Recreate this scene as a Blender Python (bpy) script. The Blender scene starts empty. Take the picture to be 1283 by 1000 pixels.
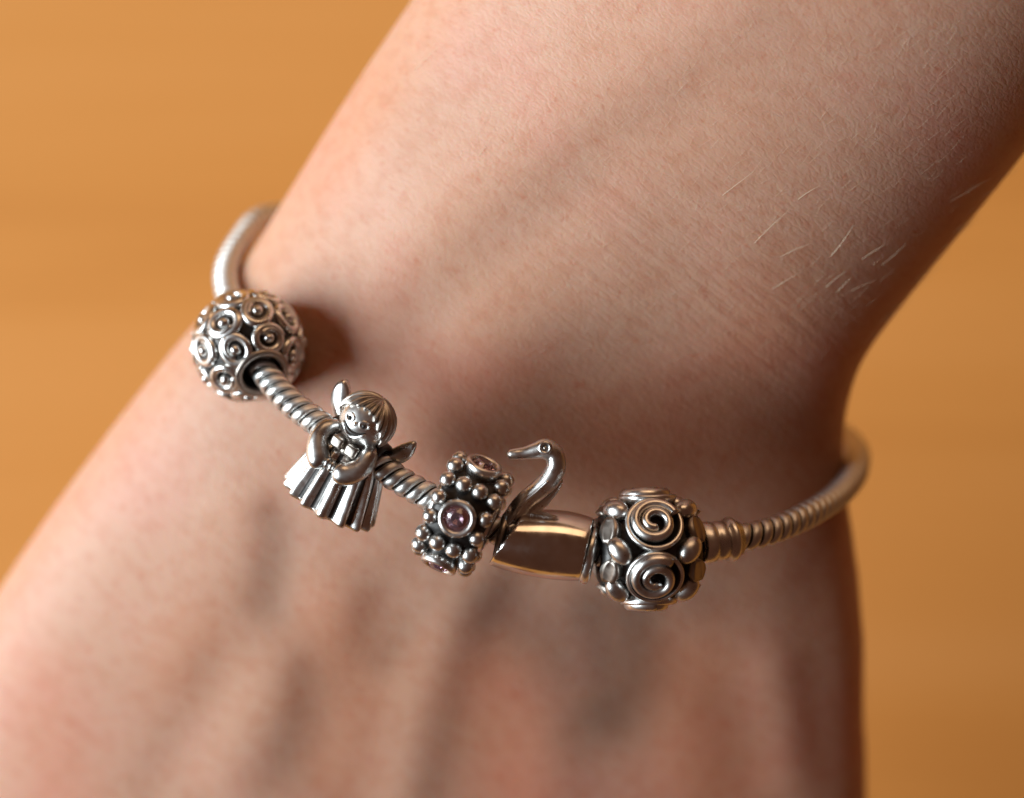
import bpy, bmesh, math, random
import numpy as np
from mathutils import Vector, Matrix
from mathutils.bvhtree import BVHTree

random.seed(7)
rng = np.random.default_rng(7)
SC = bpy.context.scene
COL = SC.collection
MM = 0.001
PI = math.pi
R = math.radians

# ------------------------------------------------------------------ camera
D = 280.0                       # mm from the lens to the plane of the charms
FIELD = 98.0                    # mm of that plane across the picture
cam_d = bpy.data.cameras.new('camera')
cam = bpy.data.objects.new('camera', cam_d); COL.objects.link(cam)
cam.location = (0, 0, D * MM)   # looks straight down at the table
cam_d.sensor_fit = 'HORIZONTAL'
cam_d.sensor_width = 22.3
cam_d.lens = 22.3 * D / FIELD
cam_d.clip_start = 0.01
cam_d.clip_end = 20
cam_d.dof.use_dof = True
cam_d.dof.focus_distance = (D - 1.5) * MM
cam_d.dof.aperture_fstop = 5.8
SC.camera = cam

# ------------------------------------------------------------------ light
world = bpy.data.worlds.new('World'); SC.world = world
world.use_nodes = True
bg = world.node_tree.nodes['Background']
bg.inputs[0].default_value = (1.0, 0.40, 0.22, 1)
bg.inputs[1].default_value = 0.07

def area(name, loc, target, sx, sy, power, col):
    l = bpy.data.lights.new(name, 'AREA'); l.shape = 'RECTANGLE'
    l.size = sx; l.size_y = sy; l.energy = power; l.color = col
    o = bpy.data.objects.new(name, l); COL.objects.link(o)
    o.location = loc
    d = Vector(target) - Vector(loc)
    o.rotation_euler = d.to_track_quat('-Z', 'Y').to_euler()
    return o
area('window_light', (-1.2, -0.05, 0.47), (0, 0, -0.03), 1.0, 0.7, 32.5, (0.84, 0.95, 1.0))
area('ceiling_lamp', (0.12, 0.95, 0.55), (0, 0, 0), 0.85, 0.45, 2.5, (1.0, 0.62, 0.34))

SC.view_settings.view_transform = 'Standard'
SC.view_settings.look = 'None'
SC.view_settings.exposure = 0.0
SC.view_settings.gamma = 1.0
SC.view_settings.use_curve_mapping = False
SC.render.engine = 'CYCLES'
SC.cycles.use_denoising = True
SC.cycles.max_bounces = 10
SC.cycles.diffuse_bounces = 2
SC.cycles.glossy_bounces = 4
SC.cycles.transmission_bounces = 10
SC.cycles.sample_clamp_indirect = 6
SC.cycles.caustics_reflective = False
SC.cycles.caustics_refractive = False

# ------------------------------------------------------------------ helpers
def at(px, py, z=0.0):
    """point in mm seen at a place of the photograph, at height z mm"""
    s = FIELD / 1283.0 * (D - z) / D
    return Vector(((px - 641.5) * s, -(py - 500.0) * s, z))

def link_mesh(name, verts, faces, mats, parent=None, mat_idx=None, smooth=True):
    me = bpy.data.meshes.new(name)
    me.from_pydata([tuple(Vector(v) * MM) for v in verts], [], [tuple(f) for f in faces])
    for m in (mats if isinstance(mats, (list, tuple)) else [mats]):
        me.materials.append(m)
    if mat_idx is not None:
        me.polygons.foreach_set('material_index', mat_idx)
    if smooth:
        me.polygons.foreach_set('use_smooth', [True] * len(me.polygons))
    bm = bmesh.new(); bm.from_mesh(me)
    bmesh.ops.recalc_face_normals(bm, faces=bm.faces)
    bm.to_mesh(me); bm.free()
    me.update()
    return link_data(name, me, parent)

def link_data(name, me, parent=None, mat=None):
    o = bpy.data.objects.new(name, me); COL.objects.link(o)
    if parent is not None:
        o.parent = parent
    if mat is not None:
        o.matrix_local = mat
    return o

def tag(o, label=None, cat=None, group=None, kind=None):
    if label: o['label'] = label
    if cat: o['category'] = cat
    if group: o['group'] = group
    if kind: o['kind'] = kind
    return o

def thing(name, origin, X, Y, label, cat, group=None):
    """an Empty at origin (mm) whose local X and Y run as given"""
    X = Vector(X).normalized(); Y = Vector(Y); Y = (Y - X * X.dot(Y)).normalized(); Z = X.cross(Y)
    M = Matrix((X, Y, Z)).transposed().to_4x4()
    M.translation = Vector(origin) * MM
    o = bpy.data.objects.new(name, None); COL.objects.link(o)
    o.empty_display_size = 0.004
    o.matrix_world = M
    return tag(o, label, cat, group)

def mloc(p, zdir=None, spin=0.0, scale=1.0):
    """local matrix (p in mm) with its Z along zdir"""
    M = Matrix.Identity(4)
    if zdir is not None:
        M = Vector(zdir).to_track_quat('Z', 'Y').to_matrix().to_4x4()
    M = M @ Matrix.Rotation(spin, 4, 'Z') @ Matrix.Scale(scale, 4)
    M.translation = Vector(p) * MM
    return M

def catmull(P, n, closed=False):
    P = [np.array(p, float) for p in P]; m = len(P); out = []
    segs = m if closed else m - 1
    for i in range(segs):
        if closed:
            a, b, c, d = P[(i - 1) % m], P[i], P[(i + 1) % m], P[(i + 2) % m]
        else:
            b, c = P[i], P[i + 1]
            a = P[i - 1] if i > 0 else 2 * b - c
            d = P[i + 2] if i + 2 < m else 2 * c - b
        for k in range(n):
            t = k / n
            out.append(.5 * ((2 * b) + (-a + c) * t + (2 * a - 5 * b + 4 * c - d) * t * t + (-a + 3 * b - 3 * c + d) * t ** 3))
    if not closed:
        out.append(P[-1])
    return np.array(out)

def tube(pts, rad, seg=10, closed=False, flat=1.0, up=(0, 0, 1), caps=True):
    """swept tube; rad is one number or one per point; flat scales it along 'up'"""
    pts = [Vector(p) for p in pts]; n = len(pts)
    rad = [rad] * n if np.isscalar(rad) else list(rad)
    V, F = [], []
    up = Vector(up)
    for i in range(n):
        if closed: t = pts[(i + 1) % n] - pts[i - 1]
        else: t = pts[min(i + 1, n - 1)] - pts[max(i - 1, 0)]
        t.normalize()
        s = t.cross(up)
        if s.length < 1e-4: s = t.cross(Vector((0.3, 1, 0.2)))
        s.normalize(); u = s.cross(t)
        for k in range(seg):
            a = 2 * PI * k / seg
            V.append(pts[i] + s * (rad[i] * math.cos(a)) + u * (rad[i] * flat * math.sin(a)))
    for i in range(n if closed else n - 1):
        j = (i + 1) % n
        for k in range(seg):
            k2 = (k + 1) % seg
            F.append((i * seg + k, i * seg + k2, j * seg + k2, j * seg + k))
    if not closed and caps:
        F.append(tuple(range(seg - 1, -1, -1)))
        F.append(tuple((n - 1) * seg + k for k in range(seg)))
    return V, F

def lathe(prof, seg=40, closed=True):
    """profile of (x, r) turned about X; closed joins last to first (a solid ring)"""
    V, F = [], []; n = len(prof)
    for x, r in prof:
        for k in range(seg):
            a = 2 * PI * k / seg
            V.append(Vector((x, r * math.cos(a), r * math.sin(a))))
    for i in range(n if closed else n - 1):
        j = (i + 1) % n
        for k in range(seg):
            k2 = (k + 1) % seg
            F.append((i * seg + k, i * seg + k2, j * seg + k2, j * seg + k))
    return V, F

def ellipsoid(c=(0, 0, 0), r=(1, 1, 1), nu=20, nv=12, rot=None):
    V, F = [], []
    c = Vector(c)
    def put(v):
        v = Vector((v[0] * r[0], v[1] * r[1], v[2] * r[2]))
        if rot is not None: v = rot @ v
        V.append(c + v)
    put((0, 0, 1))
    for j in range(1, nv):
        th = PI * j / nv
        for k in range(nu):
            a = 2 * PI * k / nu
            put((math.sin(th) * math.cos(a), math.sin(th) * math.sin(a), math.cos(th)))
    put((0, 0, -1))
    for k in range(nu): F.append((0, 1 + k, 1 + (k + 1) % nu))
    for j in range(nv - 2):
        for k in range(nu):
            a = 1 + j * nu + k; b = 1 + j * nu + (k + 1) % nu
            F.append((a, a + nu, b + nu, b))
    e = len(V) - 1; b0 = 1 + (nv - 2) * nu
    for k in range(nu): F.append((b0 + k, e, b0 + (k + 1) % nu))
    return V, F

def join(*parts):
    V, F = [], []
    for v, f in parts:
        o = len(V); V += list(v); F += [tuple(i + o for i in q) for q in f]
    return V, F

def loft(rings, cap=True):
    V, F = [], []; seg = len(rings[0])
    for r in rings: V += [Vector(p) for p in r]
    for i in range(len(rings) - 1):
        for k in range(seg):
            k2 = (k + 1) % seg
            F.append((i * seg + k, i * seg + k2, (i + 1) * seg + k2, (i + 1) * seg + k))
    if cap:
        F.append(tuple(range(seg - 1, -1, -1)))
        F.append(tuple((len(rings) - 1) * seg + k for k in range(seg)))
    return V, F

# ------------------------------------------------------------------ materials
def new_mat(name):
    m = bpy.data.materials.new(name); m.use_nodes = True
    nt = m.node_tree; b = nt.nodes['Principled BSDF']
    return m, nt, b

def node(nt, t, **kw):
    n = nt.nodes.new(t)
    for k, v in kw.items():
        if k.startswith('i_'):
            n.inputs[int(k[2:]) if k[2:].isdigit() else k[2:]].default_value = v
        else: setattr(n, k, v)
    return n

def ramp(nt, stops):
    r = nt.nodes.new('ShaderNodeValToRGB'); cr = r.color_ramp
    while len(cr.elements) < len(stops): cr.elements.new(0.5)
    for e, (p, c) in zip(cr.elements, stops):
        e.position = p; e.color = c if len(c) == 4 else (*c, 1)
    return r

def metal(name, col, rough, bump=0.15, dark=None, metallic=1.0, tarnish=0.45):
    m, nt, b = new_mat(name); L = nt.links.new
    tc = node(nt, 'ShaderNodeTexCoord')
    n1 = node(nt, 'ShaderNodeTexNoise'); n1.inputs['Scale'].default_value = 900; n1.inputs['Detail'].default_value = 5
    n2 = node(nt, 'ShaderNodeTexNoise'); n2.inputs['Scale'].default_value = 320; n2.inputs['Detail'].default_value = 3
    L(tc.outputs['Object'], n1.inputs['Vector']); L(tc.outputs['Object'], n2.inputs['Vector'])
    dk = dark or tuple(c * 0.62 for c in col)
    cr = ramp(nt, [(tarnish - .12, dk), (tarnish + .12, col)])
    L(n2.outputs[0], cr.inputs[0]); L(cr.outputs[0], b.inputs['Base Color'])
    mr = node(nt, 'ShaderNodeMapRange'); mr.inputs['From Min'].default_value = .3; mr.inputs['From Max'].default_value = .7
    mr.inputs['To Min'].default_value = rough * .75; mr.inputs['To Max'].default_value = rough * 1.35
    L(n1.outputs[0], mr.inputs['Value']); L(mr.outputs[0], b.inputs['Roughness'])
    bp = node(nt, 'ShaderNodeBump'); bp.inputs['Strength'].default_value = bump; bp.inputs['Distance'].default_value = 0.00008
    L(n1.outputs[0], bp.inputs['Height']); L(bp.outputs[0], b.inputs['Normal'])
    b.inputs['Metallic'].default_value = metallic
    return m

SILVER = metal('silver', (0.80, 0.785, 0.765), 0.30)
POLISH = metal('polished_silver', (0.82, 0.80, 0.79), 0.16, bump=0.05, dark=(0.70, 0.655, 0.61))
BRIGHT = metal('chain_silver', (0.80, 0.79, 0.77), 0.40, tarnish=0.38)
AGED = metal('aged_silver', (0.62, 0.57, 0.52), 0.34, bump=0.25)
OXIDE = metal('blackened_silver', (0.075, 0.07, 0.068), 0.42, bump=0.5, dark=(0.03, 0.028, 0.027), metallic=0.85)
TARNISH = metal('tarnished_silver', (0.42, 0.37, 0.33), 0.36, bump=0.3)

def gem_mat():
    m, nt, b = new_mat('pink_stone')
    b.inputs['Base Color'].default_value = (0.97, 0.62, 0.78, 1)
    b.inputs['Roughness'].default_value = 0.02
    b.inputs['IOR'].default_value = 1.9
    b.inputs['Transmission Weight'].default_value = 0.95
    return m
GEM = gem_mat()

AX = Vector((0.60, 0.80, 0)).normalized()      # direction of the forearm
def skin_mat():
    m, nt, b = new_mat('skin'); L = nt.links.new
    tc = node(nt, 'ShaderNodeTexCoord')
    def mapped(scale, rot=math.atan2(0.8, 0.6)):
        mp = node(nt, 'ShaderNodeMapping')
        mp.vector_type = 'TEXTURE'
        mp.inputs['Rotation'].default_value = (0, 0, rot)
        mp.inputs['Scale'].default_value = scale
        L(tc.outputs['Object'], mp.inputs['Vector']); return mp.outputs[0]
    # colour: broad blotches, small mottling, pink freckles
    big = node(nt, 'ShaderNodeTexNoise'); big.inputs['Scale'].default_value = 55; big.inputs['Detail'].default_value = 3
    L(tc.outputs['Object'], big.inputs['Vector'])
    c1 = ramp(nt, [(0.30, (0.65, 0.365, 0.248)), (0.50, (0.67, 0.388, 0.275)), (0.68, (0.69, 0.362, 0.265))])
    L(big.outputs[0], c1.inputs[0])
    mot = node(nt, 'ShaderNodeTexNoise'); mot.inputs['Scale'].default_value = 1.0; mot.inputs['Detail'].default_value = 3
    L(mapped((0.0014, 0.0022, 0.0018)), mot.inputs['Vector'])
    c2 = ramp(nt, [(0.30, (0.93, 0.82, 0.77)), (0.56, (1, 1, 1)), (0.75, (1.0, 1.0, 1.0))])
    L(mot.outputs[0], c2.inputs[0])
    mx = node(nt, 'ShaderNodeMix', data_type='RGBA', blend_type='MULTIPLY'); mx.inputs[0].default_value = 0.75
    L(c1.outputs[0], mx.inputs[6]); L(c2.outputs[0], mx.inputs[7])
    sp = node(nt, 'ShaderNodeTexNoise'); sp.inputs['Scale'].default_value = 1.0; sp.inputs['Detail'].default_value = 2
    L(mapped((0.0007, 0.0010, 0.0008)), sp.inputs['Vector'])
    c3 = ramp(nt, [(0.60, (1, 1, 1)), (0.78, (0.93, 0.70, 0.62))])
    L(sp.outputs[0], c3.inputs[0])
    mx2 = node(nt, 'ShaderNodeMix', data_type='RGBA', blend_type='MULTIPLY'); mx2.inputs[0].default_value = 0.7
    L(mx.outputs[2], mx2.inputs[6]); L(c3.outputs[0], mx2.inputs[7])
    # bluish veins under the skin, stored per vertex
    va = node(nt, 'ShaderNodeAttribute'); va.attribute_name = 'vein'
    mx3 = node(nt, 'ShaderNodeMix', data_type='RGBA', blend_type='MULTIPLY')
    mx3.inputs[7].default_value = (0.44, 0.47, 0.49, 1)
    L(va.outputs['Fac'], mx3.inputs[0]); L(mx2.outputs[2], mx3.inputs[6])
    fl = node(nt, 'ShaderNodeAttribute'); fl.attribute_name = 'flush'
    mx4 = node(nt, 'ShaderNodeMix', data_type='RGBA', blend_type='MULTIPLY'); mx4.inputs[7].default_value = (1.0, 0.76, 0.64, 1)
    L(fl.outputs['Fac'], mx4.inputs[0]); L(mx3.outputs[2], mx4.inputs[6])
    L(mx4.outputs[2], b.inputs['Base Color'])
    # relief: cells of the skin and fine creases across the arm
    def vor(scale):
        v = node(nt, 'ShaderNodeTexVoronoi', feature='DISTANCE_TO_EDGE'); v.inputs['Scale'].default_value = 1.0
        wob = node(nt, 'ShaderNodeTexNoise'); wob.inputs['Scale'].default_value = 1.3
        mp = mapped(scale)
        L(mp, wob.inputs['Vector'])
        add = node(nt, 'ShaderNodeMix', data_type='RGBA', blend_type='LINEAR_LIGHT'); add.inputs[0].default_value = 0.3
        L(mp, add.inputs[6]); L(wob.outputs['Color'], add.inputs[7])
        L(add.outputs[2], v.inputs['Vector'])
        r = node(nt, 'ShaderNodeMapRange', interpolation_type='SMOOTHSTEP')
        r.inputs['From Min'].default_value = 0.0; r.inputs['From Max'].default_value = 0.22
        L(v.outputs['Distance'], r.inputs['Value']); return r.outputs[0]
    v2 = vor((0.00062, 0.00125, 0.0009))
    wr = node(nt, 'ShaderNodeTexNoise'); wr.inputs['Scale'].default_value = 1.0; wr.inputs['Detail'].default_value = 3
    L(mapped((0.00065, 0.0038, 0.002)), wr.inputs['Vector'])
    fine = node(nt, 'ShaderNodeTexNoise'); fine.inputs['Scale'].default_value = 1.0; fine.inputs['Detail'].default_value = 3
    L(mapped((0.00028, 0.00042, 0.0003)), fine.inputs['Vector'])
    def madd(a, k, c=None):
        n = node(nt, 'ShaderNodeMath', operation='MULTIPLY_ADD'); n.inputs[1].default_value = k
        L(a, n.inputs[0])
        if c is None: n.inputs[2].default_value = 0
        else: L(c, n.inputs[2])
        return n.outputs[0]
    h = madd(v2, 0.17); h = madd(wr.outputs[0], 0.6, h); h = madd(fine.outputs[0], 0.7, h)
    cr_ = node(nt, 'ShaderNodeTexNoise'); cr_.inputs['Scale'].default_value = 1.0; cr_.inputs['Detail'].default_value = 2
    L(mapped((0.00085, 0.011, 0.004)), cr_.inputs['Vector'])
    ca = node(nt, 'ShaderNodeAttribute'); ca.attribute_name = 'crease'
    cm = node(nt, 'ShaderNodeMath', operation='MULTIPLY'); L(cr_.outputs[0], cm.inputs[0]); L(ca.outputs['Fac'], cm.inputs[1])
    h = madd(cm.outputs[0], 2.1, h)
    bp = node(nt, 'ShaderNodeBump'); bp.inputs['Strength'].default_value = 0.42; bp.inputs['Distance'].default_value = 0.00016
    L(h, bp.inputs['Height']); L(bp.outputs[0], b.inputs['Normal'])
    b.inputs['Roughness'].default_value = 0.46
    b.inputs['Specular IOR Level'].default_value = 0.24
    b.inputs['Subsurface Weight'].default_value = 0.55
    b.inputs['Subsurface Radius'].default_value = (1.0, 0.32, 0.16)
    b.inputs['Subsurface Scale'].default_value = 0.0045
    return m
SKIN = skin_mat()

def nail_mat():
    m, nt, b = new_mat('fingernail')
    b.inputs['Base Color'].default_value = (0.72, 0.45, 0.38, 1); b.inputs['Roughness'].default_value = 0.25
    return m
def hair_mat():
    m, nt, b = new_mat('pale_hair')
    b.inputs['Base Color'].default_value = (0.80, 0.66, 0.48, 1); b.inputs['Roughness'].default_value = 0.35
    return m
def wood_mat():
    m, nt, b = new_mat('orange_wood'); L = nt.links.new
    tc = node(nt, 'ShaderNodeTexCoord')
    mp = node(nt, 'ShaderNodeMapping'); mp.inputs['Scale'].default_value = (4, 60, 10)
    mp.inputs['Rotation'].default_value = (0, 0, R(2))
    L(tc.outputs['Object'], mp.inputs['Vector'])
    n1 = node(nt, 'ShaderNodeTexNoise'); n1.inputs['Scale'].default_value = 1.0; n1.inputs['Detail'].default_value = 6
    L(mp.outputs[0], n1.inputs['Vector'])
    mp2 = node(nt, 'ShaderNodeMapping'); mp2.inputs['Scale'].default_value = (14, 900, 10)
    L(tc.outputs['Object'], mp2.inputs['Vector'])
    n2 = node(nt, 'ShaderNodeTexNoise'); n2.inputs['Scale'].default_value = 1.0; n2.inputs['Detail'].default_value = 4
    L(mp2.outputs[0], n2.inputs['Vector'])
    mx = node(nt, 'ShaderNodeMath', operation='MULTIPLY_ADD'); mx.inputs[1].default_value = 0.3
    L(n2.outputs[0], mx.inputs[0]); L(n1.outputs[0], mx.inputs[2])
    cr = ramp(nt, [(0.42, (0.66, 0.265, 0.055)), (0.62, (0.76, 0.325, 0.075)), (0.85, (0.80, 0.355, 0.092))])
    L(mx.outputs[0], cr.inputs[0]); L(cr.outputs[0], b.inputs['Base Color'])
    b.inputs['Roughness'].default_value = 0.42
    bp = node(nt, 'ShaderNodeBump'); bp.inputs['Strength'].default_value = 0.2; bp.inputs['Distance'].default_value = 0.0002
    L(n2.outputs[0], bp.inputs['Height']); L(bp.outputs[0], b.inputs['Normal'])
    return m

# ------------------------------------------------------------------ table
TZ = -150.0
def rounded_box(x0, x1, y0, y1, z0, z1, bev):
    bm = bmesh.new()
    bmesh.ops.create_cube(bm, size=1)
    for v in bm.verts:
        v.co = Vector(((x0 + x1) / 2 + v.co.x * (x1 - x0), (y0 + y1) / 2 + v.co.y * (y1 - y0), (z0 + z1) / 2 + v.co.z * (z1 - z0)))
    bmesh.ops.bevel(bm, geom=list(bm.edges), offset=bev, segments=3, profile=.5, affect='EDGES')
    bm.verts.index_update()
    V = [v.co.copy() for v in bm.verts]; F = [tuple(v.index for v in f.verts) for f in bm.faces]; bm.free()
    return V, F
V, F = rounded_box(-650, 650, -480, 480, TZ - 28, TZ, 3)
tag(link_mesh('table_top', V, F, wood_mat(), smooth=False), 'orange-brown varnished wooden table top with fine horizontal grain', 'table', kind='structure')

# ------------------------------------------------------------------ arm and hand
# (left edge, right edge, height of the middle, rise above it, drop below it, squareness)
ST = [((1950, -2080), (2700, -1540), 30, 31, 31, 2.1),
      ((1410, -1300), (2060, -820), 12, 25, 25, 2.1),
      ((1170, -950), (1810, -480), 4, 24, 24, 2.1),
      ((930, -600), (1545, -140), -4, 22.5, 23, 2.1),
      ((690, -250), (1283, 195), -13, 21, 21, 2.15),
      ((515, 0), (1093, 434), -19, 19, 20, 2.2),
      ((425, 135), (1066, 505), -21, 18, 19, 2.2),
      ((348, 260), (1060, 560), -23, 17, 18.5, 2.2),
      ((290, 350), (1064, 615), -24.5, 16.8, 18, 2.25),
      ((215, 437), (1076, 690), -26, 16.3, 17.5, 2.3),
      ((118, 563), (1087, 800), -29, 15.4, 17, 2.4),
      ((12, 715), (1088, 900), -33, 14.6, 16.5, 2.5),
      ((-75, 870), (1092, 1020), -37.5, 14, 16, 2.5),
      ((-95, 1050), (1092, 1150), -42.5, 13, 15, 2.5),
      ((-40, 1230), (1075, 1290), -48, 12, 13.5, 2.5),
      ((20, 1400), (1040, 1420), -55, 10, 11.5, 2.5)]
def arm_rings():
    rows = []
    for (l, r, zc, hu, hd, ex) in ST:
        a = at(l[0], l[1], zc); b = at(r[0], r[1], zc)
        rows.append((*a, *b, hu, hd, ex))
    rows = catmull([q + (kk,) for q, kk in zip(rows, [.04] * 5 + [.08, .18, .28, .33, .34, .33, .32, .30, .25, .2, .2])], 6)
    rings = []
    seg = 72
    for q in rows:
        a = Vector(q[0:3]); b = Vector(q[3:6]); hu, hd, ex, kx = q[6:10]
        c = (a + b) / 2; h = (b - a) / 2
        ring = []
        for k in range(seg):
            t = 2 * PI * k / seg
            cx, sx = math.cos(t), math.sin(t)
            e = 2 / ex
            x = math.copysign(abs(cx) ** e, cx); z = math.copysign(abs(sx) ** e, sx)
            ring.append(c + h * x + Vector((0, 0, (hu * (1 - kx * max(0, x + .25)) if z > 0 else hd) * z)))
        rings.append(ring)
    # rounded forearm end
    return rings

parts = [loft(arm_rings())]
def digit(pts, rads):
    p = catmull([tuple(q) + (r,) for q, r in zip(pts, rads)], 7)
    end = p[-1]; d = p[-1][:3] - p[-4][:3]; d /= np.linalg.norm(d)
    P = [Vector(q[:3]) for q in p]; Rr = [q[3] for q in p]
    r0 = Rr[-1]
    for k in range(1, 6):                      # round tip
        a = PI / 2 * k / 6
        P.append(Vector(end[:3]) + Vector(d) * r0 * math.sin(a)); Rr.append(r0 * math.cos(a))
    parts.append(tube(P, Rr, seg=20, up=(0.2, 0.1, 1)))
FING = []
for (bx, by, bz, ln, fan) in ((115, 1370, -55, 66, -0.16), (385, 1400, -54, 74, -0.05), (650, 1390, -55, 69, 0.04), (915, 1360, -58, 54, 0.14)):
    b0 = at(bx, by - 190, bz + 6); k = at(bx, by, bz + 1)
    d = Vector((fan, -1, 0)).normalized()
    p1 = k + d * ln * .46; p1.z = k.z - 7
    p2 = k + d * ln * .76; p2.z = k.z - 20
    p3 = k + d * ln * .92; p3.z = k.z - 33
    p4 = k + d * ln * .97; p4.z = k.z - 41
    digit([b0, k, p1, p2, p3, p4], [8, 9.6, 8.6, 7.8, 6.9, 5.9])
    FING.append((p3, p4))
t0 = at(120, 900, -50); t1 = at(-110, 1060, -54); t2 = at(-280, 1260, -66); t3 = at(-350, 1390, -78); t4 = at(-370, 1460, -86)
digit([t0, t1, t2, t3, t4], [14, 13, 10.5, 9, 7.5]); FING.append((t3, t4))
V, F = join(*parts)
tmp = link_mesh('arm_rough', V, F, SKIN)
rm = tmp.modifiers.new('remesh', 'REMESH'); rm.mode = 'VOXEL'; rm.voxel_size = 0.00085
dg = bpy.context.evaluated_depsgraph_get()
me = bpy.data.meshes.new_from_object(tmp.evaluated_get(dg))
bpy.data.objects.remove(tmp)
n = len(me.vertices)
co = np.empty(n * 3); me.vertices.foreach_get('co', co); co = co.reshape(-1, 3) / MM
ed = np.empty(len(me.edges) * 2, int); me.edges.foreach_get('vertices', ed); ed = ed.reshape(-1, 2)
deg = np.bincount(ed.ravel(), minlength=n)[:, None]
def relax(c, it):
    for _ in range(it):
        s = np.empty_like(c)
        for k in range(3):
            s[:, k] = np.bincount(ed[:, 0], c[ed[:, 1], k], n) + np.bincount(ed[:, 1], c[ed[:, 0], k], n)
        c = c * .35 + (s / deg) * .65
    return c
co = relax(co, 26)
# tendons, hollows and veins on the back of the wrist: (points of the photograph, width mm, height mm)
RELIEF = [([(860, 155), (760, 205), (640, 300), (530, 390)], 3.4, -0.32),
          ([(900, 40), (800, 110), (690, 170), (560, 270), (440, 400)], 5.0, 0.42),
          ([(760, 330), (640, 440), (560, 540)], 7.0, 0.55),
          ([(600, 0), (540, 80), (470, 190)], 4.0, 0.35),
          ([(352, 650), (355, 700), (345, 750)], 2.4, -0.9),
          ([(300, 650), (280, 720), (240, 800)], 5.5, 0.6),
          ([(270, 850), (225, 930), (185, 1000)], 3.0, -0.55),
          ([(350, 850), (330, 900), (290, 980)], 4.2, 0.75),
          ([(400, 850), (402, 905), (385, 960)], 3.4, -0.7),
          ([(430, 760), (440, 800)], 4.5, 0.5),
          ([(490, 745), (470, 800), (450, 850)], 3.2, -0.5),
          ([(605, 720), (560, 800), (530, 900), (500, 1040)], 3.8, 0.95),
          ([(800, 770), (780, 830), (765, 900)], 5.5, -0.9),
          ([(660, 770), (700, 800)], 5.0, -0.6),
          ([(700, 920), (690, 1000)], 5.0, 0.5),
          ([(985, 850), (1000, 900), (1010, 980)], 4.0, 0.75),
          ([(860, 900), (880, 980)], 5.0, 0.35),
          ([(1040, 680), (1030, 800), (1045, 950)], 4.0, -0.6),
          ([(1062, 520), (1030, 540)], 6.0, -0.5)]
VEINS = [([(800, 770), (795, 850), (775, 895)], 5.2, 0.9), ([(740, 770), (770, 850)], 5.2, 0.8), ([(610, 750), (690, 790), (720, 830)], 5.5, 0.55), ([(870, 750), (820, 790)], 4.5, .5),
         ([(500, 430), (610, 320), (720, 240)], 3.2, 0.16), ([(360, 660), (350, 760)], 2.6, 0.4), ([(560, 720), (480, 830)], 2.0, 0.25)]
def seg_field(C, pts, w):
    P = [np.array(at(x, y, -14 if y < 700 else -20))[:2] for x, y in pts]
    P = catmull(P, 5)
    d2 = np.full(len(C), 1e9)
    for a, b in zip(P[:-1], P[1:]):
        ab = b - a; t = np.clip(((C - a) @ ab) / (ab @ ab), 0, 1)[:, None]
        q = C - (a + t * ab); d2 = np.minimum(d2, (q * q).sum(1))
    return np.exp(-d2 / (2 * (w * .62) ** 2))
def vertex_normals(c):
    me.vertices.foreach_set('co', (c * MM).ravel()); me.update()
    nn = np.empty(n * 3); me.vertices.foreach_get('normal', nn); return nn.reshape(-1, 3)
nor = vertex_normals(co)
upw = np.clip(nor[:, 2] * 1.6 - .05, 0, 1)
persp = D / (D - co[:, 2])
disp = np.zeros(n); vein = np.zeros(n)
for pts, w, h in RELIEF: disp += h * seg_field(co[:, :2], pts, w)
for pts, w, h in VEINS: vein = np.maximum(vein, h * seg_field(co[:, :2], pts, w))
co = co + nor * (disp * upw * np.where(disp < 0, .6, .9) * np.where(co[:, 1] < -12, .65, .9))[:, None]
nor = vertex_normals(co)
crease = seg_field(co[:, :2], [(780, 300), (900, 370), (1010, 440)], 13)
attr = me.attributes.new('crease', 'FLOAT', 'POINT'); attr.data.foreach_set('value', crease.astype(np.float32))
flush = np.zeros(n)
for pts, w, h in [([(420, 780), (440, 900), (420, 990)], 5.5, .55), ([(620, 860), (640, 1000)], 7, .8), ([(860, 860), (900, 1000)], 9, .9), ([(960, 420), (900, 500), (760, 560)], 8, .6), ([(640, 470), (560, 560)], 6, .35), ([(30, 850), (60, 1000)], 5, .35), ([(250, 790), (200, 860)], 4, .3), ([(460, 110), (420, 220)], 4, .3)]:
    flush = np.maximum(flush, h * seg_field(co[:, :2], pts, w))
attr = me.attributes.new('flush', 'FLOAT', 'POINT'); attr.data.foreach_set('value', flush.astype(np.float32))
attr = me.attributes.new('vein', 'FLOAT', 'POINT'); attr.data.foreach_set('value', (vein * upw).astype(np.float32))
me.polygons.foreach_set('use_smooth', [True] * len(me.polygons))
me.materials.clear(); me.materials.append(SKIN); me.name = 'arm'
me.update()
ARM = link_data('arm', me)
tag(ARM, 'bare pale forearm and hand held palm down wearing the silver charm bracelet', 'arm')
bvh = BVHTree.FromPolygons([Vector(c) for c in co], [tuple(p.vertices) for p in me.polygons])
NAIL = nail_mat()
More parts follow.
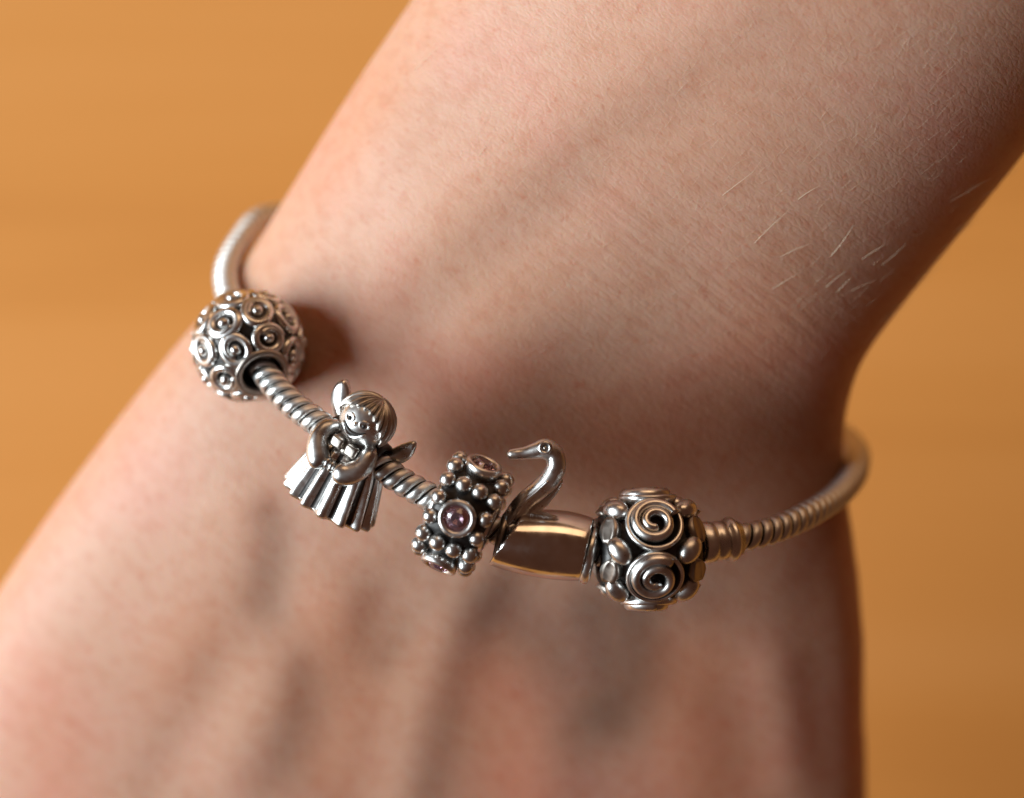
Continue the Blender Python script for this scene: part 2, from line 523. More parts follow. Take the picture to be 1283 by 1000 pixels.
for p3, p4 in FING:
    d = (p4 - p3).normalized()
    side = d.cross(Vector((0, 0, 1)))
    out = (Vector((0, -1, .25)) - d * d.dot(Vector((0, -1, .25)))).normalized()
    s = d.cross(out).normalized()
    hit = bvh.ray_cast(p4 + out * 25 - d * 1.0, -out)
    if hit[0] is None: continue
    rings = []
    for u in np.linspace(-1, 1, 9):
        row = []
        for v in np.linspace(-1, 1, 9):
            w = 4.0 * math.sqrt(max(0.03, 1 - max(0, abs(u) - .55) ** 2 / .21))
            row.append(hit[0] + d * (u * 5 - 1) + s * (v * w) + out * (.45 - .9 * v * v * .9))
        rings.append(row)
    VV = [p for r in rings for p in r]; FF = [(i * 9 + j, i * 9 + j + 1, (i + 1) * 9 + j + 1, (i + 1) * 9 + j) for i in range(8) for j in range(8)]
    nl = link_mesh('fingernail', VV, FF, NAIL, ARM)
    sm = nl.modifiers.new('thickness', 'SOLIDIFY'); sm.thickness = 0.0006

# ------------------------------------------------------------------ bracelet chain
PATH = [(338, 272, -33), (303, 300, -27), (283, 352, -19.5), (311, 433, -9.5), (352, 492, -4.6), (398, 530, -2.3), (445, 562, -0.6),
        (508, 606, 0.2), (580, 644, 0.6), (630, 668, 0.6), (684, 685, 0.5), (745, 692, 0.2), (812, 688, -0.6), (900, 678, -2.6), (960, 667, -5.0),
        (1012, 645, -9.5), (1052, 618, -16), (1073, 585, -23.5), (1062, 552, -33), (990, 510, -42), (870, 430, -48.5), (700, 360, -50.5), (540, 310, -48.5), (420, 280, -43)]
PM = [at(*p) for p in PATH]
dense = catmull(PM, 40, closed=True)
dl = np.linalg.norm(np.roll(dense, -1, 0) - dense, axis=1)
S = np.concatenate([[0], np.cumsum(dl)]); TOT = S[-1]
dense_c = np.vstack([dense, dense[:1]])
def on_path(s):
    s = s % TOT
    return Vector([np.interp(s, S, dense_c[:, k]) for k in range(3)])
def tangent(s):
    return (on_path(s + .6) - on_path(s - .6)).normalized()
def s_of(i): return float(S[i * 40])
CEN = Vector(dense.mean(0))
NL = int(round(TOT / 1.26)); PITCH = TOT / NL
i_clasp = PATH.index((900, 678, -2.6))
s_clasp = s_of(i_clasp)

br = thing('bracelet', PM[10] - Vector((0, 0, 1.5)), (1, 0, 0), (0, 1, 0), 'silver snake-chain bracelet with barrel clasp looped loosely around the wrist', 'bracelet')
BI = br.matrix_world.inverted()
def link_shape():
    seg = 28; V, F, mi = [], [], []
    hw = PITCH / 2
    prof = [(-hw * .98, 0.92), (-hw * .84, 1.15), (-hw * .64, 1.31), (-hw * .3, 1.385), (hw * .3, 1.385), (hw * .64, 1.31), (hw * .84, 1.15), (hw * .98, 0.92)]
    for x, r in prof:
        for k in range(seg):
            a = 2 * PI * k / seg
            t = ((a - R(34)) / (2 * PI)) % 1.0            # 0 at the kink
            tri = 1 - abs(2 * t - 1)
            off = 1.35 * tri - .65
            dent = 1 - .07 * math.exp(-(min(t, 1 - t) * 2 * PI / .16) ** 2)
            V.append(Vector((x + off, r * dent * math.cos(a), r * dent * math.sin(a))))
    n_ = len(prof)
    for i in range(n_ - 1):
        for k in range(seg):
            k2 = (k + 1) % seg
            F.append((i * seg + k, i * seg + k2, (i + 1) * seg + k2, (i + 1) * seg + k))
            mi.append(1 if i in (0, n_ - 2) else 0)
    return V, F, mi
V, F, mi = link_shape()
first = link_mesh('link', V, F, [BRIGHT, OXIDE], br, mi)
def link_matrix(s):
    p = on_path(s); t = tangent(s)
    o = (p - CEN); o = (o - t * o.dot(t)).normalized()
    # local X along the chain, local Y outward from the wrist, local Z across
    M = Matrix((t, o, t.cross(o))).transposed().to_4x4(); M.translation = p * MM
    return BI @ M
s = 0.0; k = 0
for i in range(NL):
    s = i * PITCH
    if abs(s - s_clasp) < 1.9: continue
    o = first if k == 0 else link_data('link', first.data, br)
    o.matrix_local = link_matrix(s); k += 1
# dark core inside the links
V, F = tube([BI @ (on_path(u) * MM) / MM for u in np.arange(0, TOT, 1.0)], 1.04, 12, closed=True)
link_mesh('chain_core', V, F, OXIDE, br)
# barrel clasp
prof = [(-2.1, 1.3), (-2.1, 1.75), (-1.85, 2.0), (-1.2, 2.05), (-.75, 2.0), (-.6, 1.80), (-.45, 1.80), (-.3, 1.92), (0.5, 1.95), (0.62, 1.78), (0.75, 1.78), (0.95, 2.1), (1.25, 2.2), (1.55, 2.1), (1.7, 1.8), (2.2, 1.65), (2.2, 1.3)]
V, F = lathe(prof, 36)
c = link_mesh('clasp', V, F, SILVER, br); c.matrix_local = link_matrix(s_clasp)

def frame_at(i, facing):
    s_ = s_of(i); t = tangent(s_)
    return on_path(s_), t
# ------------------------------------------------------------------ spiral ball bead
def spiral(r0, r1, turns, a0=0.0, n=44, dome=0.0, z0=0.0, lead=0.0):
    P = []
    for i in range(n):
        u = i / (n - 1)
        r = r0 if u < lead else r0 + (r1 - r0) * (u - lead) / (1 - lead)
        a = a0 + turns * 2 * PI * u
        P.append((r * math.cos(a), r * math.sin(a), z0 - dome * r * r))
    return P
p, t = frame_at(3, None)
bead = thing('spiral_bead', p, t, (-0.3, 0.3, 0.8), 'round silver bead covered in small spiral rings with domed dots', 'charm bead')
prof = [(-4.55, 2.0), (-4.75, 2.3), (-4.5, 2.75)]
prof += [(5.25 * math.sin(a) * .93, 5.25 * math.cos(a)) for a in np.linspace(-.93, .93, 15)]
prof += [(4.5, 2.75), (4.75, 2.3), (4.55, 2.0)]
V, F = lathe(prof, 44)
link_mesh('core', V, F, OXIDE, bead)
for sx in (-1, 1):
    V, F = tube([(sx * 4.72, 2.35 * math.cos(a), 2.35 * math.sin(a)) for a in np.linspace(0, 2 * PI, 32, endpoint=False)], .42, 8, closed=True, up=(1, 0, 0))
    link_mesh('hole_rim', V, F, TARNISH, bead)
rad = [.47] * 38 + list(np.linspace(.47, .34, 14)) + [.26, .1]
V, F = tube(spiral(1.40, 0.80, 1.40, n=54, dome=.085, lead=.62), rad, 8, flat=.85)
swirl_me = link_mesh('swirl', V, F, SILVER, bead)
V, F = ellipsoid((0, 0, .02), (.60, .60, .50), 14, 8)
dot_o = link_mesh('dot', V, F, SILVER, swirl_me)
first_used = False
for row, (lat, cnt, ph) in enumerate(((49, 6, .15), (16.5, 9, .0), (-16.5, 9, .5), (-49, 6, .4))):
    for q in range(cnt):
        a = 2 * PI * (q + ph) / cnt
        la = R(lat)
        dirv = Vector((math.sin(la), math.cos(la) * math.cos(a), math.cos(la) * math.sin(a)))
        pos = dirv * 5.3; pos.x *= .95
        sc = .94 + .04 * math.sin(q * 2.3 + row)
        M = mloc(pos, dirv, spin=q * 2.1 + row * 1.3, scale=sc) @ Matrix.Diagonal((1.08, .94, 1.15, 1))
        if not first_used:
            first_used = True; swirl_me.matrix_local = M
        else:
            o = link_data('swirl', swirl_me.data, bead, M)
            link_data('dot', dot_o.data, o)

# ------------------------------------------------------------------ stone bead
p, t = frame_at(8, None)
t = Vector((0.905, -0.42, 0.06)).normalized()
sb = thing('stone_bead', p, t, (0.42, 0.9, 0), 'silver wheel bead ringed with tiny balls and round pink stones', 'charm bead')
prof = [(-2.6, 2.0), (-2.75, 2.6), (-2.7, 4.1), (-2.2, 4.65), (0, 4.85), (2.2, 4.65), (2.7, 4.1), (2.75, 2.6), (2.6, 2.0)]
V, F = lathe(prof, 44)
link_mesh('core', V, F, OXIDE, sb)
for sx in (-1, 1):
    V, F = tube([(sx * 2.72, 2.3 * math.cos(a), 2.3 * math.sin(a)) for a in np.linspace(0, 2 * PI, 32, endpoint=False)], .45, 8, closed=True, up=(1, 0, 0))
    link_mesh('hole_rim', V, F, SILVER, sb)
def bezel_shape():
    prof = [(-.9, 1.62), (.1, 1.80), (.42, 1.82), (.62, 1.70), (.66, 1.50), (.58, 1.30), (.34, 1.20), (-.1, 1.16), (-.9, 1.0)]
    V, F = lathe(prof, 36)
    return [Vector((v.y, v.z, v.x)) for v in V], F
V, F = bezel_shape(); bez = link_mesh('stone_setting', V, F, SILVER, sb)
V, F = lathe([(-.55, .02), (-.5, 1.3), (-.62, 1.3), (-.66, .02)], 20)
V = [Vector((v.y, v.z, v.x)) for v in V]
bk = link_mesh('setting_floor', V, F, POLISH, bez)
def gem_shape(Rg):
    n_ = 8; V = []; F = []
    for k in range(n_):
        a = 2 * PI * (k + .5) / n_; V.append(Vector((.52 * Rg * math.cos(a), .52 * Rg * math.sin(a), .40 * Rg)))
    for k in range(n_ * 2):
        a = 2 * PI * k / (2 * n_); V.append(Vector((Rg * math.cos(a), Rg * math.sin(a), 0)))
    for k in range(n_):
        a = 2 * PI * (k + .5) / n_; V.append(Vector((.5 * Rg * math.cos(a), .5 * Rg * math.sin(a), -.36 * Rg)))
    V.append(Vector((0, 0, -.60 * Rg))); e = len(V) - 1
    F.append(tuple(range(n_)))
    g = n_; b = 3 * n_
    for k in range(n_):
        k2 = (k + 1) % n_
        m0 = g + 2 * k; m1 = g + 2 * k + 1; m2 = g + (2 * k + 2) % (2 * n_)
        F += [(k, m0, m1), (k, m1, m2), (k, m2, k2)]
        F += [(b + k, m1, m0), (b + k, m2, m1), (b + k, b + k2, m2)]
        F.append((e, b + k2, b + k))
    return V, F
V, F = gem_shape(1.22); gem = link_mesh('stone', [v + Vector((0, 0, .34)) for v in V], F, GEM, bez, smooth=False)
V, F = ellipsoid((0, 0, 0), (.84, .84, .84), 18, 10); ball = link_mesh('ball', V, F, SILVER, sb)
fb = False; fs = False
PH = R(90 + 4)       # a stone faces up from the wrist
for q in range(5):
    a = PH + 2 * PI * q / 5
    d = Vector((0, math.cos(a), math.sin(a)))
    M = mloc(d * 5.15, d, spin=q * .7)
    if not fs: bez.matrix_local = M; fs = True
    else:
        o = link_data('stone_setting', bez.data, sb, M); link_data('setting_floor', bk.data, o); link_data('stone', gem.data, o)
    spots = [(sx * 2.42, off, .95 + .05 * math.cos(7 * off + q)) for sx in (-1, 1) for off in (-24 + 12, 12, 36)] + [(-.82, 36.5, 1.0), (.84, 35.5, .97)]
    for x, off, sc in spots:
        b_ = a + R(off + .8 * math.sin(q * 3 + x))
        d2 = Vector((0, math.cos(b_), math.sin(b_)))
        rr = 4.72 if abs(x) > 1.5 else 5.05
        M = mloc(d2 * rr + Vector((x, 0, 0)), d2, scale=sc)
        if not fb: ball.matrix_local = M; fb = True
        else: link_data('ball', ball.data, sb, M)

# ------------------------------------------------------------------ swan charm
p, t = frame_at(10, None)
t = Vector((0.972, -0.225, 0.05)).normalized()
sw = thing('swan_charm', p, t, (0.22, 0.97, 0), 'polished silver swan charm with curved neck and smooth barrel body', 'charm')
def swan_body():
    rings = []; seg = 56
    for u in np.linspace(0, 1, 26):
        ring = []
        bul = math.sin(PI * (0.16 + .74 * u)) ** .8
        ry = 2.55 + .75 * bul + .25 * u; rz = 3.0 + .75 * bul
        cy = .05 + .55 * u
        for k in range(seg):
            a = 2 * PI * k / seg
            e = 2 / 1.95
            cy_, sz_ = math.cos(a), math.sin(a)
            y = cy + ry * math.copysign(abs(cy_) ** e, cy_); z = rz * math.copysign(abs(sz_) ** e, sz_)
            xl = -3.75 + .40 * y; xr = 3.75
            ring.append(Vector((xl + (xr - xl) * u, y, z)))
        rings.append(ring)
    def inset(r, f, dx): 
        c = sum(r, Vector()) / len(r)
        return [c + (q - c) * f + Vector((dx, 0, 0)) for q in r]
    full = [inset(rings[0], .70, .9), inset(rings[0], .86, .15), inset(rings[0], .93, -.08), inset(rings[0], .98, -.06)] + rings + [inset(rings[-1], .985, .10), inset(rings[-1], .95, .16), inset(rings[-1], .88, .1), inset(rings[-1], .72, -.7)]
    V, F = loft(full, cap=True)
    mi = []
    nq = len(full) - 1
    for i in range(nq):
        mi += [1 if (i == 0 or i == nq - 1) else 0] * seg
    return V, F, mi + [1, 1]
V, F, mi = swan_body(); link_mesh('body', V, F, [POLISH, OXIDE], sw, mi)
V, F = tube([(4.25, .15 + 2.3 * math.cos(a), 2.3 * math.sin(a)) for a in np.linspace(0, 2 * PI, 32, endpoint=False)], .55, 10, closed=True, up=(1, 0, 0))
link_mesh('tail_collar', V, F, SILVER, sw)
V, F = tube([(-4.3, .0 + 1.95 * math.cos(a), 1.95 * math.sin(a)) for a in np.linspace(0, 2 * PI, 32, endpoint=False)], .45, 10, closed=True, up=(1, 0, 0))
link_mesh('front_collar', V, F, TARNISH, sw)
def swl(u, v, z):     # a place on the enlarged view of the swan -> local mm
    px = 490 + u * 270 / 1283.0; py = 540 + v * 210 / 998.0
    d = Vector(((px - 684) / 13.09, -(py - 685) / 13.09, 0))
    X = Vector((.974, -.226, 0)); Y = Vector((.226, .974, 0))
    return (d.dot(X), d.dot(Y), z)
neck = [swl(680, 620, .2), swl(735, 520, .6), swl(800, 425, 1.0), swl(885, 350, 1.3), swl(950, 285, 1.5), swl(985, 215, 1.6), swl(975, 145, 1.6), swl(925, 108, 1.6), swl(870, 118, 1.6), swl(800, 132, 1.6), swl(745, 138, 1.6), swl(712, 140, 1.6), swl(698, 140, 1.6)]
nr = [1.15, 1.10, 1.02, .98, 1.0, .95, .95, 1.0, .82, .60, .54, .44, .2]
q = catmull([tuple(a) + (b,) for a, b in zip(neck, nr)], 6)
V, F = tube([v[:3] for v in q], [v[3] for v in q], 16, flat=1.25)
nk = link_mesh('neck', V, F, SILVER, sw)
V, F = tube([np.array(v[:3]) + np.array((0, 0, 1.2 * v[3])) for v in q[3:24]], .16, 6); link_mesh('neck_ridge', V, F, SILVER, nk)
ec = Vector(swl(925, 102, 2.72))
V, F = tube([ec + Vector((.5 * math.cos(a), .5 * math.sin(a), .16)) for a in np.linspace(0, 2 * PI, 18, endpoint=False)], .2, 8, closed=True); link_mesh('eye_ring', V, F, SILVER, nk)
V, F = ellipsoid(ec + Vector((0, 0, .12)), (.24, .24, .22), 12, 8); link_mesh('eye', V, F, TARNISH, nk)
# feathered shoulder behind the neck
V, F = tube(catmull([swl(1015, 285, .7), swl(960, 380, .9), swl(860, 470, 1.0), swl(770, 540, 1.2), swl(700, 585, 1.6)], 5), [.18] + [.32] * 6 + [.42] * 8 + [.5] * 6, 10)
link_mesh('shoulder_feather', V, F, SILVER, sw)

# ------------------------------------------------------------------ rose bead
p, t = frame_at(12, None)
t = Vector((0.995, 0.01, -0.10)).normalized()
rb = thing('rose_bead', p, t, (0, 1, 0), 'chunky blackened silver bead with raised coiled roses beside the clasp', 'charm bead')
prof = [(-4.7, 2.1), (-4.9, 2.5), (-4.8, 3.1), (-4.0, 3.7), (-2, 4.15), (0, 4.25), (2, 4.15), (4.0, 3.7), (4.8, 3.1), (4.9, 2.5), (4.7, 2.1)]
V, F = lathe(prof, 44); link_mesh('core', V, F, OXIDE, rb)
# a rose: a cup and the coil of its petals
prof = [(-1.6, 1.9), (-.9, 2.35), (-.1, 2.72), (.25, 2.80), (.46, 2.68), (.44, 2.42), (.0, 2.2), (-.3, 1.4), (-.3, .02), (-1.6, .02)]
V, F = lathe(prof, 40); V = [Vector((v.y, v.z, v.x)) for v in V]
mi = [1 if 5 <= i <= 8 else 0 for i in range(len(prof)) for _ in range(40)]
rose = link_mesh('rose', V, F, [SILVER, OXIDE], rb, mi)
sp = spiral(2.22, .55, 1.75, a0=.4, n=80, z0=.34)
sp = [(x, y, z + .34 * (1 - (math.hypot(x, y) / 2.4))) for x, y, z in sp]
rad = list(np.linspace(.50, .46, 72)) + list(np.linspace(.46, .44, 6)) + [.36, .16]
V, F = tube(sp, rad, 10, flat=1.35); coil = link_mesh('petal_coil', V, F, SILVER, rose)
V, F = ellipsoid((0, 0, 0), (1.5, 1.05, 1.0), 20, 12); bud = link_mesh('bud', V, F, SILVER, rb)
V, F = tube([(-.9 + .2 * i, .25 + .05 * math.sin(i), .80 * math.sqrt(max(.05, 1 - ((-.9 + .2 * i) / 1.3) ** 2)) - .02) for i in range(10)], .09, 6)
groove = link_mesh('crease', V, F, OXIDE, bud)
def leaf_shape():
    V, F = [], []; nx, ny = 9, 5
    for i in range(nx):
        u = i / (nx - 1)
        w = 1.05 * (math.sin(PI * (.10 + .84 * u)) ** .7)
        for s_ in (0, 1):
            for j in range(ny):
                v = -1 + 2 * j / (ny - 1)
                z = (.45 if s_ == 0 else -.5) + (.16 * abs(v) if s_ == 0 else 0) - .20 * (u - .5) ** 2
                V.append(Vector(((u - .5) * 2.9, v * w, z)))
    st = 2 * ny
    for i in range(nx - 1):
        for j in range(ny - 1):
            a = i * st + j; F.append((a, a + st, a + st + 1, a + 1))
            a = i * st + ny + j; F.append((a, a + 1, a + st + 1, a + st))
        a = i * st; F.append((a, a + ny, a + ny + st, a + st))
        a = i * st + ny - 1; F.append((a, a + st, a + st + ny, a + ny))
    F.append(tuple(range(ny)) + tuple(range(2 * ny - 1, ny - 1, -1)))
    b = (nx - 1) * st; F.append(tuple(b + ny - 1 - j for j in range(ny)) + tuple(b + ny + j for j in range(ny)))
    return V, F
V, F = leaf_shape(); leaf = link_mesh('leaf', [v * .9 for v in V], F, TARNISH, rb)
u1 = u2 = u3 = False
for q in range(6):
    a = R(90 - 31) + 2 * PI * q / 6
    d = Vector((0, math.cos(a), math.sin(a)))
    M = mloc(d * 4.78, None)
    # keep the coil's start towards the clasp
    X = Vector((1, 0, 0)); Y = d.cross(X)
    Mr = Matrix((X, Y, d)).transposed().to_4x4() @ Matrix.Rotation(.5 * q, 4, 'Z'); Mr.translation = d * 4.78 * MM
    if not u1: rose.matrix_local = Mr; u1 = True
    else:
        o = link_data('rose', rose.data, rb, Mr); link_data('petal_coil', coil.data, o)
    b_ = a + R(30)
    d2 = Vector((0, math.cos(b_), math.sin(b_)))
    for sx in (-1, 1):
        nrm = Vector((sx * .55, d2.y, d2.z)).normalized()
        Y2 = nrm.cross(Vector((1, 0, 0))).normalized(); X2 = Y2.cross(nrm)
        M2 = Matrix((X2, Y2, nrm)).transposed().to_4x4() @ Matrix.Rotation(sx * .9, 4, 'Z')
        M2.translation = (d2 * 4.35 + Vector((sx * 3.35, 0, 0))) * MM
        if not u2: bud.matrix_local = M2; u2 = True
        else:
            o = link_data('bud', bud.data, rb, M2); link_data('crease', groove.data, o)
        d3 = d
        nrm = Vector((sx * .9, d3.y, d3.z)).normalized()
        Y2 = nrm.cross(Vector((1, 0, 0))).normalized(); X2 = Y2.cross(nrm)
        M3 = Matrix((X2, Y2, nrm)).transposed().to_4x4() @ Matrix.Rotation(R(90 + 12 * sx), 4, 'Z')
        M3.translation = (d3 * 3.75 + Vector((sx * 4.0, 0, 0))) * MM
        if not u3: leaf.matrix_local = M3; u3 = True
        else: link_data('leaf', leaf.data, rb, M3)

# ------------------------------------------------------------------ winged girl charm
p, t = frame_at(6, None)
tl = R(20)
Xg = Vector((t.x, t.y, t.z + .10)).normalized(); Yp = Vector((.50, .86, 0)).normalized()
Yg = Yp * math.cos(tl) + Vector((0, 0, 1)) * math.sin(tl)
gc = thing('winged_girl_charm', p, Xg, Yg, 'silver charm of a smiling winged girl in a pleated skirt', 'charm')
def skirt():
    seg = 192; npl = 15
    rings = []; lev = [(.2, 3.0, 2.6, .04), (-.9, 3.55, 3.0, .12), (-2.4, 3.95, 3.25, .17), (-4.0, 4.3, 3.5, .21), (-5.4, 4.6, 3.7, .24), (-6.1, 4.75, 3.8, .24), (-6.4, 4.65, 3.7, .22)]
    for y, rx, rz, am in lev:
        ring = []
        for k in range(seg):
            a = 2 * PI * k / seg
            w = math.cos(npl * a + .6 * math.sin(3 * a))
            w = math.copysign(abs(w) ** .8, w)
            f = 1 + am * .36 * w
            ring.append((rx * f * math.cos(a), y, rz * f * math.sin(a)))
        rings.append(ring)
    rings.append([(x * .75, -6.3, z * .75) for x, y, z in rings[-1]])
    V, F = loft(rings)
    mi = []
    for i in range(len(rings) - 1):
        for k in range(seg):
            a = 2 * PI * (k + .5) / seg
            w = math.cos(npl * a + .6 * math.sin(3 * a))
            mi.append(1 if (w < -.72 and i < 5) or i == len(rings) - 2 else 0)
    return V, F, mi + [1, 1]
V, F, mi = skirt(); link_mesh('skirt', V, F, [SILVER, OXIDE], gc, mi)
# bodice
rings = []
for y, rx, rz in ((-.5, 2.7, 2.7), (.4, 2.65, 2.65), (1.1, 2.6, 2.4), (1.7, 2.3, 2.0), (2.2, 1.3, 1.4)):
    rings.append([(rx * math.cos(a), y, rz * math.sin(a)) for a in np.linspace(0, 2 * PI, 32, endpoint=False)])
V, F = loft(rings); link_mesh('bodice', V, F, TARNISH, gc)
# bore along the chain
for sx in (-1, 1):
    V, F = lathe([(sx * 2.2, 1.62), (sx * 3.0, 1.62), (sx * 3.15, 1.85), (sx * 2.9, 2.15), (sx * 2.2, 2.25)], 28)
    link_mesh('hole_rim', V, F, OXIDE, gc)
# sleeves and hands
def limb(name, pts, rads, mat, par=gc, seg=14, flat=1.0):
    q_ = catmull([tuple(a) + (b,) for a, b in zip(pts, rads)], 6)
    V, F = tube([v[:3] for v in q_], [v[3] for v in q_], seg, flat=flat); return link_mesh(name, V, F, mat, par)
sl = limb('sleeve', [(-1.9, 1.7, 1.6), (-2.5, 1.1, 2.3), (-2.6, .2, 2.9), (-2.0, -.9, 3.4), (-1.15, -1.75, 3.6), (-.75, -2.05, 3.55)], [.6, .9, 1.0, 1.1, 1.05, .4], SILVER)
sr = limb('sleeve', [(1.9, 1.7, 1.6), (2.5, 1.1, 2.3), (2.7, .1, 2.9), (2.2, -.85, 3.4), (1.35, -1.45, 3.7), (.75, -1.75, 3.65)], [.6, .9, 1.0, 1.1, 1.12, .45], SILVER)
for hx in (-.25, .3):
    V, F = ellipsoid((hx, -1.25 - .1 * hx, 3.85), (.36, .62, .5), 12, 8); link_mesh('hand', V, F, SILVER, gc)
# the bow of the bodice: a soft block on each side of the chest
for bx in (-.85, .85):
    V, F = rounded_box(bx - .5, bx + .86, .15, 1.4, 2.2, 3.35, .30); link_mesh('bow', V, F, TARNISH, gc)
# head turned a little away
Hc = Vector((.45, 3.8, 1.7)); Hrot = Matrix.Rotation(R(6), 3, 'Y') @ Matrix.Rotation(R(-7), 3, 'X')
HR = Vector((2.65, 2.5, 2.5))
V, F = ellipsoid((0, 0, 0), HR, 36, 24)
V = [Hc + Hrot @ v for v in V]; hd = link_mesh('head', V, F, SILVER, gc)
def on_head(x, y, lift=0.0):
    z = math.sqrt(max(.01, 1 - (x / HR.x) ** 2 - (y / HR.y) ** 2)) * HR.z
    v = Vector((x, y, z)); return Hc + Hrot @ (v * (1 + lift))
for ex in (-.85, .75):
    V, F = tube([on_head(ex + .44 * math.cos(a), .0 + .36 * math.sin(a), .015) for a in np.linspace(0, 2 * PI, 18, endpoint=False)], .13, 6, closed=True); link_mesh('eye', V, F, SILVER, hd)
    V, F = tube([on_head(ex - .18 + .09 * i, .0 - .02 * i, .012) for i in range(5)], [.12, .2, .22, .2, .12], 8); link_mesh('pupil', V, F, OXIDE, hd)
mouth = [on_head(-1.30 + 2.5 * u, -.62 - .62 * math.sin(PI * u), .004) for u in np.linspace(0, 1, 16)]
V, F = tube(mouth, [.05] + list(.09 + .14 * np.sin(PI * np.linspace(.05, .95, 14))) + [.05], 8); link_mesh('mouth', V, F, OXIDE, hd)
lip = [on_head(-1.35 + 2.6 * u, -.66 - 1.0 * math.sin(PI * u), .012) for u in np.linspace(0, 1, 16)]
V, F = tube(lip, [.08] + [.19] * 14 + [.08], 8); link_mesh('lip', V, F, SILVER, hd)
V, F = ellipsoid(on_head(-.05, -.28, .02), (.22, .24, .2), 12, 8); link_mesh('nose', V, F, SILVER, hd)
# hair: a cap combed from the crown to the fringe, deep lines between the locks
cz = Vector((.18, .92, .10)).normalized(); cx_ = Vector((1, 0, 0)); cx_ = (cx_ - cz * cx_.dot(cz)).normalized(); cy_ = cz.cross(cx_)
HN, HL, HM = 220, 22, 14
V, F, mi = [], [], []
def hair_end(a):      # a = 0 right, 90 back (-z), 270 face
    f = max(0, math.cos(a - R(270))) ** 1.3
    return R(116) * (1 - f) + R(53) * f
for i in range(HM + 1):
    for k in range(HN):
        a = 2 * PI * k / HN; u = i / HM
        ph = max(.002, u) * hair_end(a) * (1 + .035 * math.cos(HL * a))
        w = math.cos(HL * a + .5 * math.sin(2 * a))
        rr = 1.075 + .05 * min(1, u * 2.2) * (abs(w) ** .5 * math.copysign(1, w)) - (.05 if i == HM else 0)
        dv = cz * math.cos(ph) + (cx_ * math.cos(a) + cy_ * math.sin(a)) * math.sin(ph)
        V.append(Hc + Hrot @ Vector((dv.x * HR.x * rr, dv.y * HR.y * rr, dv.z * HR.z * rr)))
for i in range(HM):
    for k in range(HN):
        k2 = (k + 1) % HN; a = 2 * PI * (k + .5) / HN
        F.append((i * HN + k, i * HN + k2, (i + 1) * HN + k2, (i + 1) * HN + k))
        mi.append(1 if math.cos(HL * a + .5 * math.sin(2 * a)) < -.80 and i > 4 else 0)
hr = link_mesh('hair', V, F, [AGED, OXIDE], hd, mi)
so = hr.modifiers.new('thickness', 'SOLIDIFY'); so.thickness = 0.00025; so.offset = -1
# wings: flat lobed plates behind the shoulders
def wing(sx):
    out = catmull([(1.2, .9, 0), (2.1, 2.0, 0), (2.7, 3.4, 0), (3.4, 4.7, 0), (3.95, 5.1, 0), (4.5, 4.5, 0), (4.7, 3.4, 0), (4.5, 2.3, 0), (3.7, 1.0, 0), (2.6, -.1, 0), (1.4, -.3, 0)], 5)
    V, F = [], []; m_ = len(out)
    cx, cy = 3.3, 2.2
    ca_, sa_ = math.cos(R(-11)), math.sin(R(-11))
    out = [(1.4 + (q_[0] - 1.4) * ca_ - (q_[1] - .3) * sa_, .3 + (q_[0] - 1.4) * sa_ + (q_[1] - .3) * ca_, 0) for q_ in out]
    cx, cy = 3.6, 1.7
    for z, f in ((-.42, .86), (-.25, 1.0), (.25, 1.0), (.42, .86)):
        for q_ in out:
            x = cx + (q_[0] - cx) * f; y = cy + (q_[1] - cy) * f
            V.append(Vector((sx * x - .1, y, z - 1.2 - .10 * (x - 1) + (.3 * math.sin(x * 1.2)))))
    for i in range(3):
        for k_ in range(m_):
            k2 = (k_ + 1) % m_; F.append((i * m_ + k_, i * m_ + k2, (i + 1) * m_ + k2, (i + 1) * m_ + k_))
    V.append(Vector((sx * cx - .1, cy, -1.2 - .23 + .65 * .6 + .25))); e1 = len(V) - 1
    V.append(Vector((sx * cx - .1, cy, -1.2 - .23 - .42))); e0 = len(V) - 1
    for k_ in range(m_):
        k2 = (k_ + 1) % m_; F.append((3 * m_ + k_, 3 * m_ + k2, e1)); F.append((k2, k_, e0))
    return link_mesh('wing', V, F, SILVER, gc)
wing(-1)
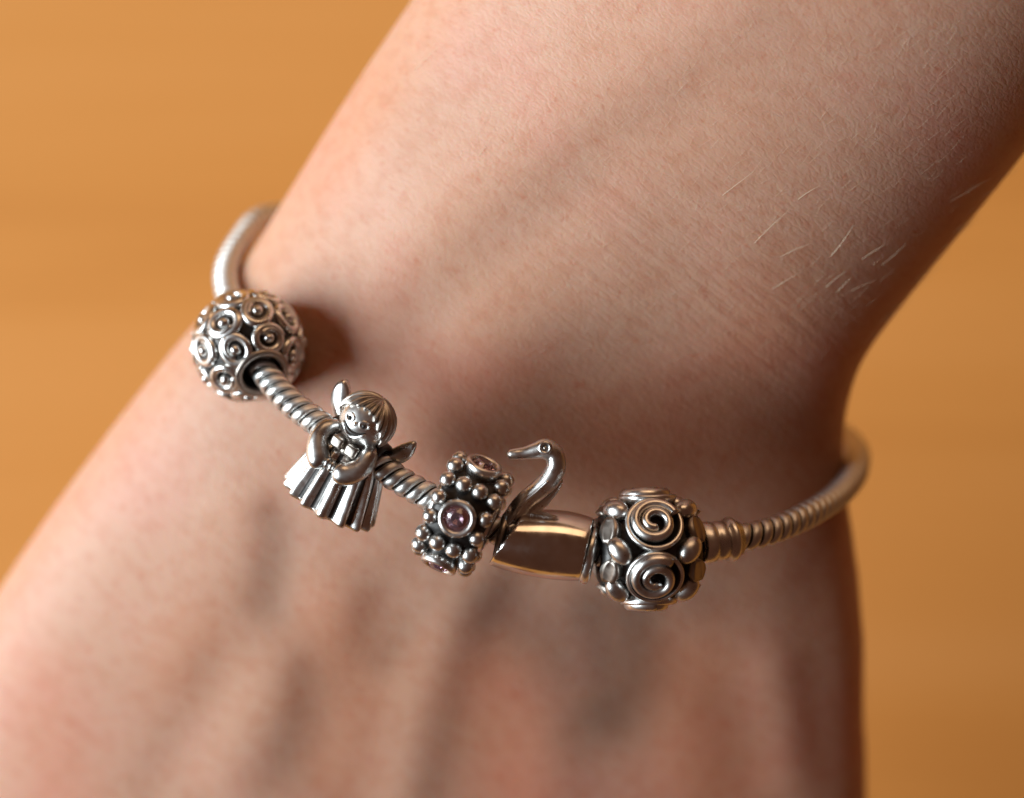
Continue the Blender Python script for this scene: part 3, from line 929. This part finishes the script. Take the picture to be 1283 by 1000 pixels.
wg = wing(1); wg.matrix_local = Matrix.Translation(Vector((.9, -.1, 0)) * MM) @ Matrix.Scale(.80, 4)

# ------------------------------------------------------------------ fine pale hairs on the skin
HV, HF = [], []
def skin_point(px, py):
    a = Vector((0, 0, D)); b = at(px, py, 0)
    h = bvh.ray_cast(a, (b - a).normalized())
    return h[0], h[1]
def add_hair(px, py, dx, dy, ln, r, lift=.35):
    p0, n0 = skin_point(px, py)
    if p0 is None or n0.z < 0.05: return
    d = Vector((dx, -dy, 0)).normalized(); d = (d - n0 * d.dot(n0)).normalized()
    side = n0.cross(d)
    bend = random.uniform(-.25, .25)
    P = []
    for i in range(6):
        u = i / 5
        P.append(p0 + d * (ln * u) + n0 * (.02 + lift * ln * u * (1 - .45 * u)) + side * (bend * ln * u * u))
    global HV, HF
    V, F = tube(P, [r, r, r * .9, r * .75, r * .5, r * .2], 4, caps=False)
    o = len(HV); HV += V; HF += [tuple(i + o for i in f) for f in F]
for (px, py, dx, dy, ln) in ((945, 305, 32, -52, 4.4), (978, 322, 28, -26, 3.2), (1040, 322, 22, -48, 4.2), (1080, 325, 18, -28, 3.0), (1105, 332, 22, -36, 3.2), (968, 362, 30, -32, 3.3),
                             (1035, 360, 12, -28, 2.5), (1048, 366, 14, -26, 2.2), (1066, 365, 26, -26, 2.6), (905, 245, 40, -40, 4.2), (1190, 253, 40, -40, 3.5), (1210, 240, 36, -30, 3.0),
                             (520, 88, 40, -18, 4.0), (600, 196, 20, -20, 2.2), (1000, 250, 24, -30, 2.4)):
    add_hair(px, py, dx, dy, ln, .024, .22)
for i in range(420):
    u = random.random(); v = random.random()
    px = 560 + 640 * u + 40 * v; py = 40 + 420 * v
    add_hair(px, py, 30 + random.gauss(0, 8), -38 + random.gauss(0, 10), random.uniform(1.0, 2.4), .007, .2)
for i in range(60):
    v = random.random()
    add_hair(1262 - 190 * v, 205 + 235 * v, 34 + random.gauss(0, 10), -20 + random.gauss(0, 14), random.uniform(1.5, 3.2), .012, .5)
ho = link_mesh('fine_hair', HV, HF, hair_mat(), ARM)
tag(ho, kind='stuff')
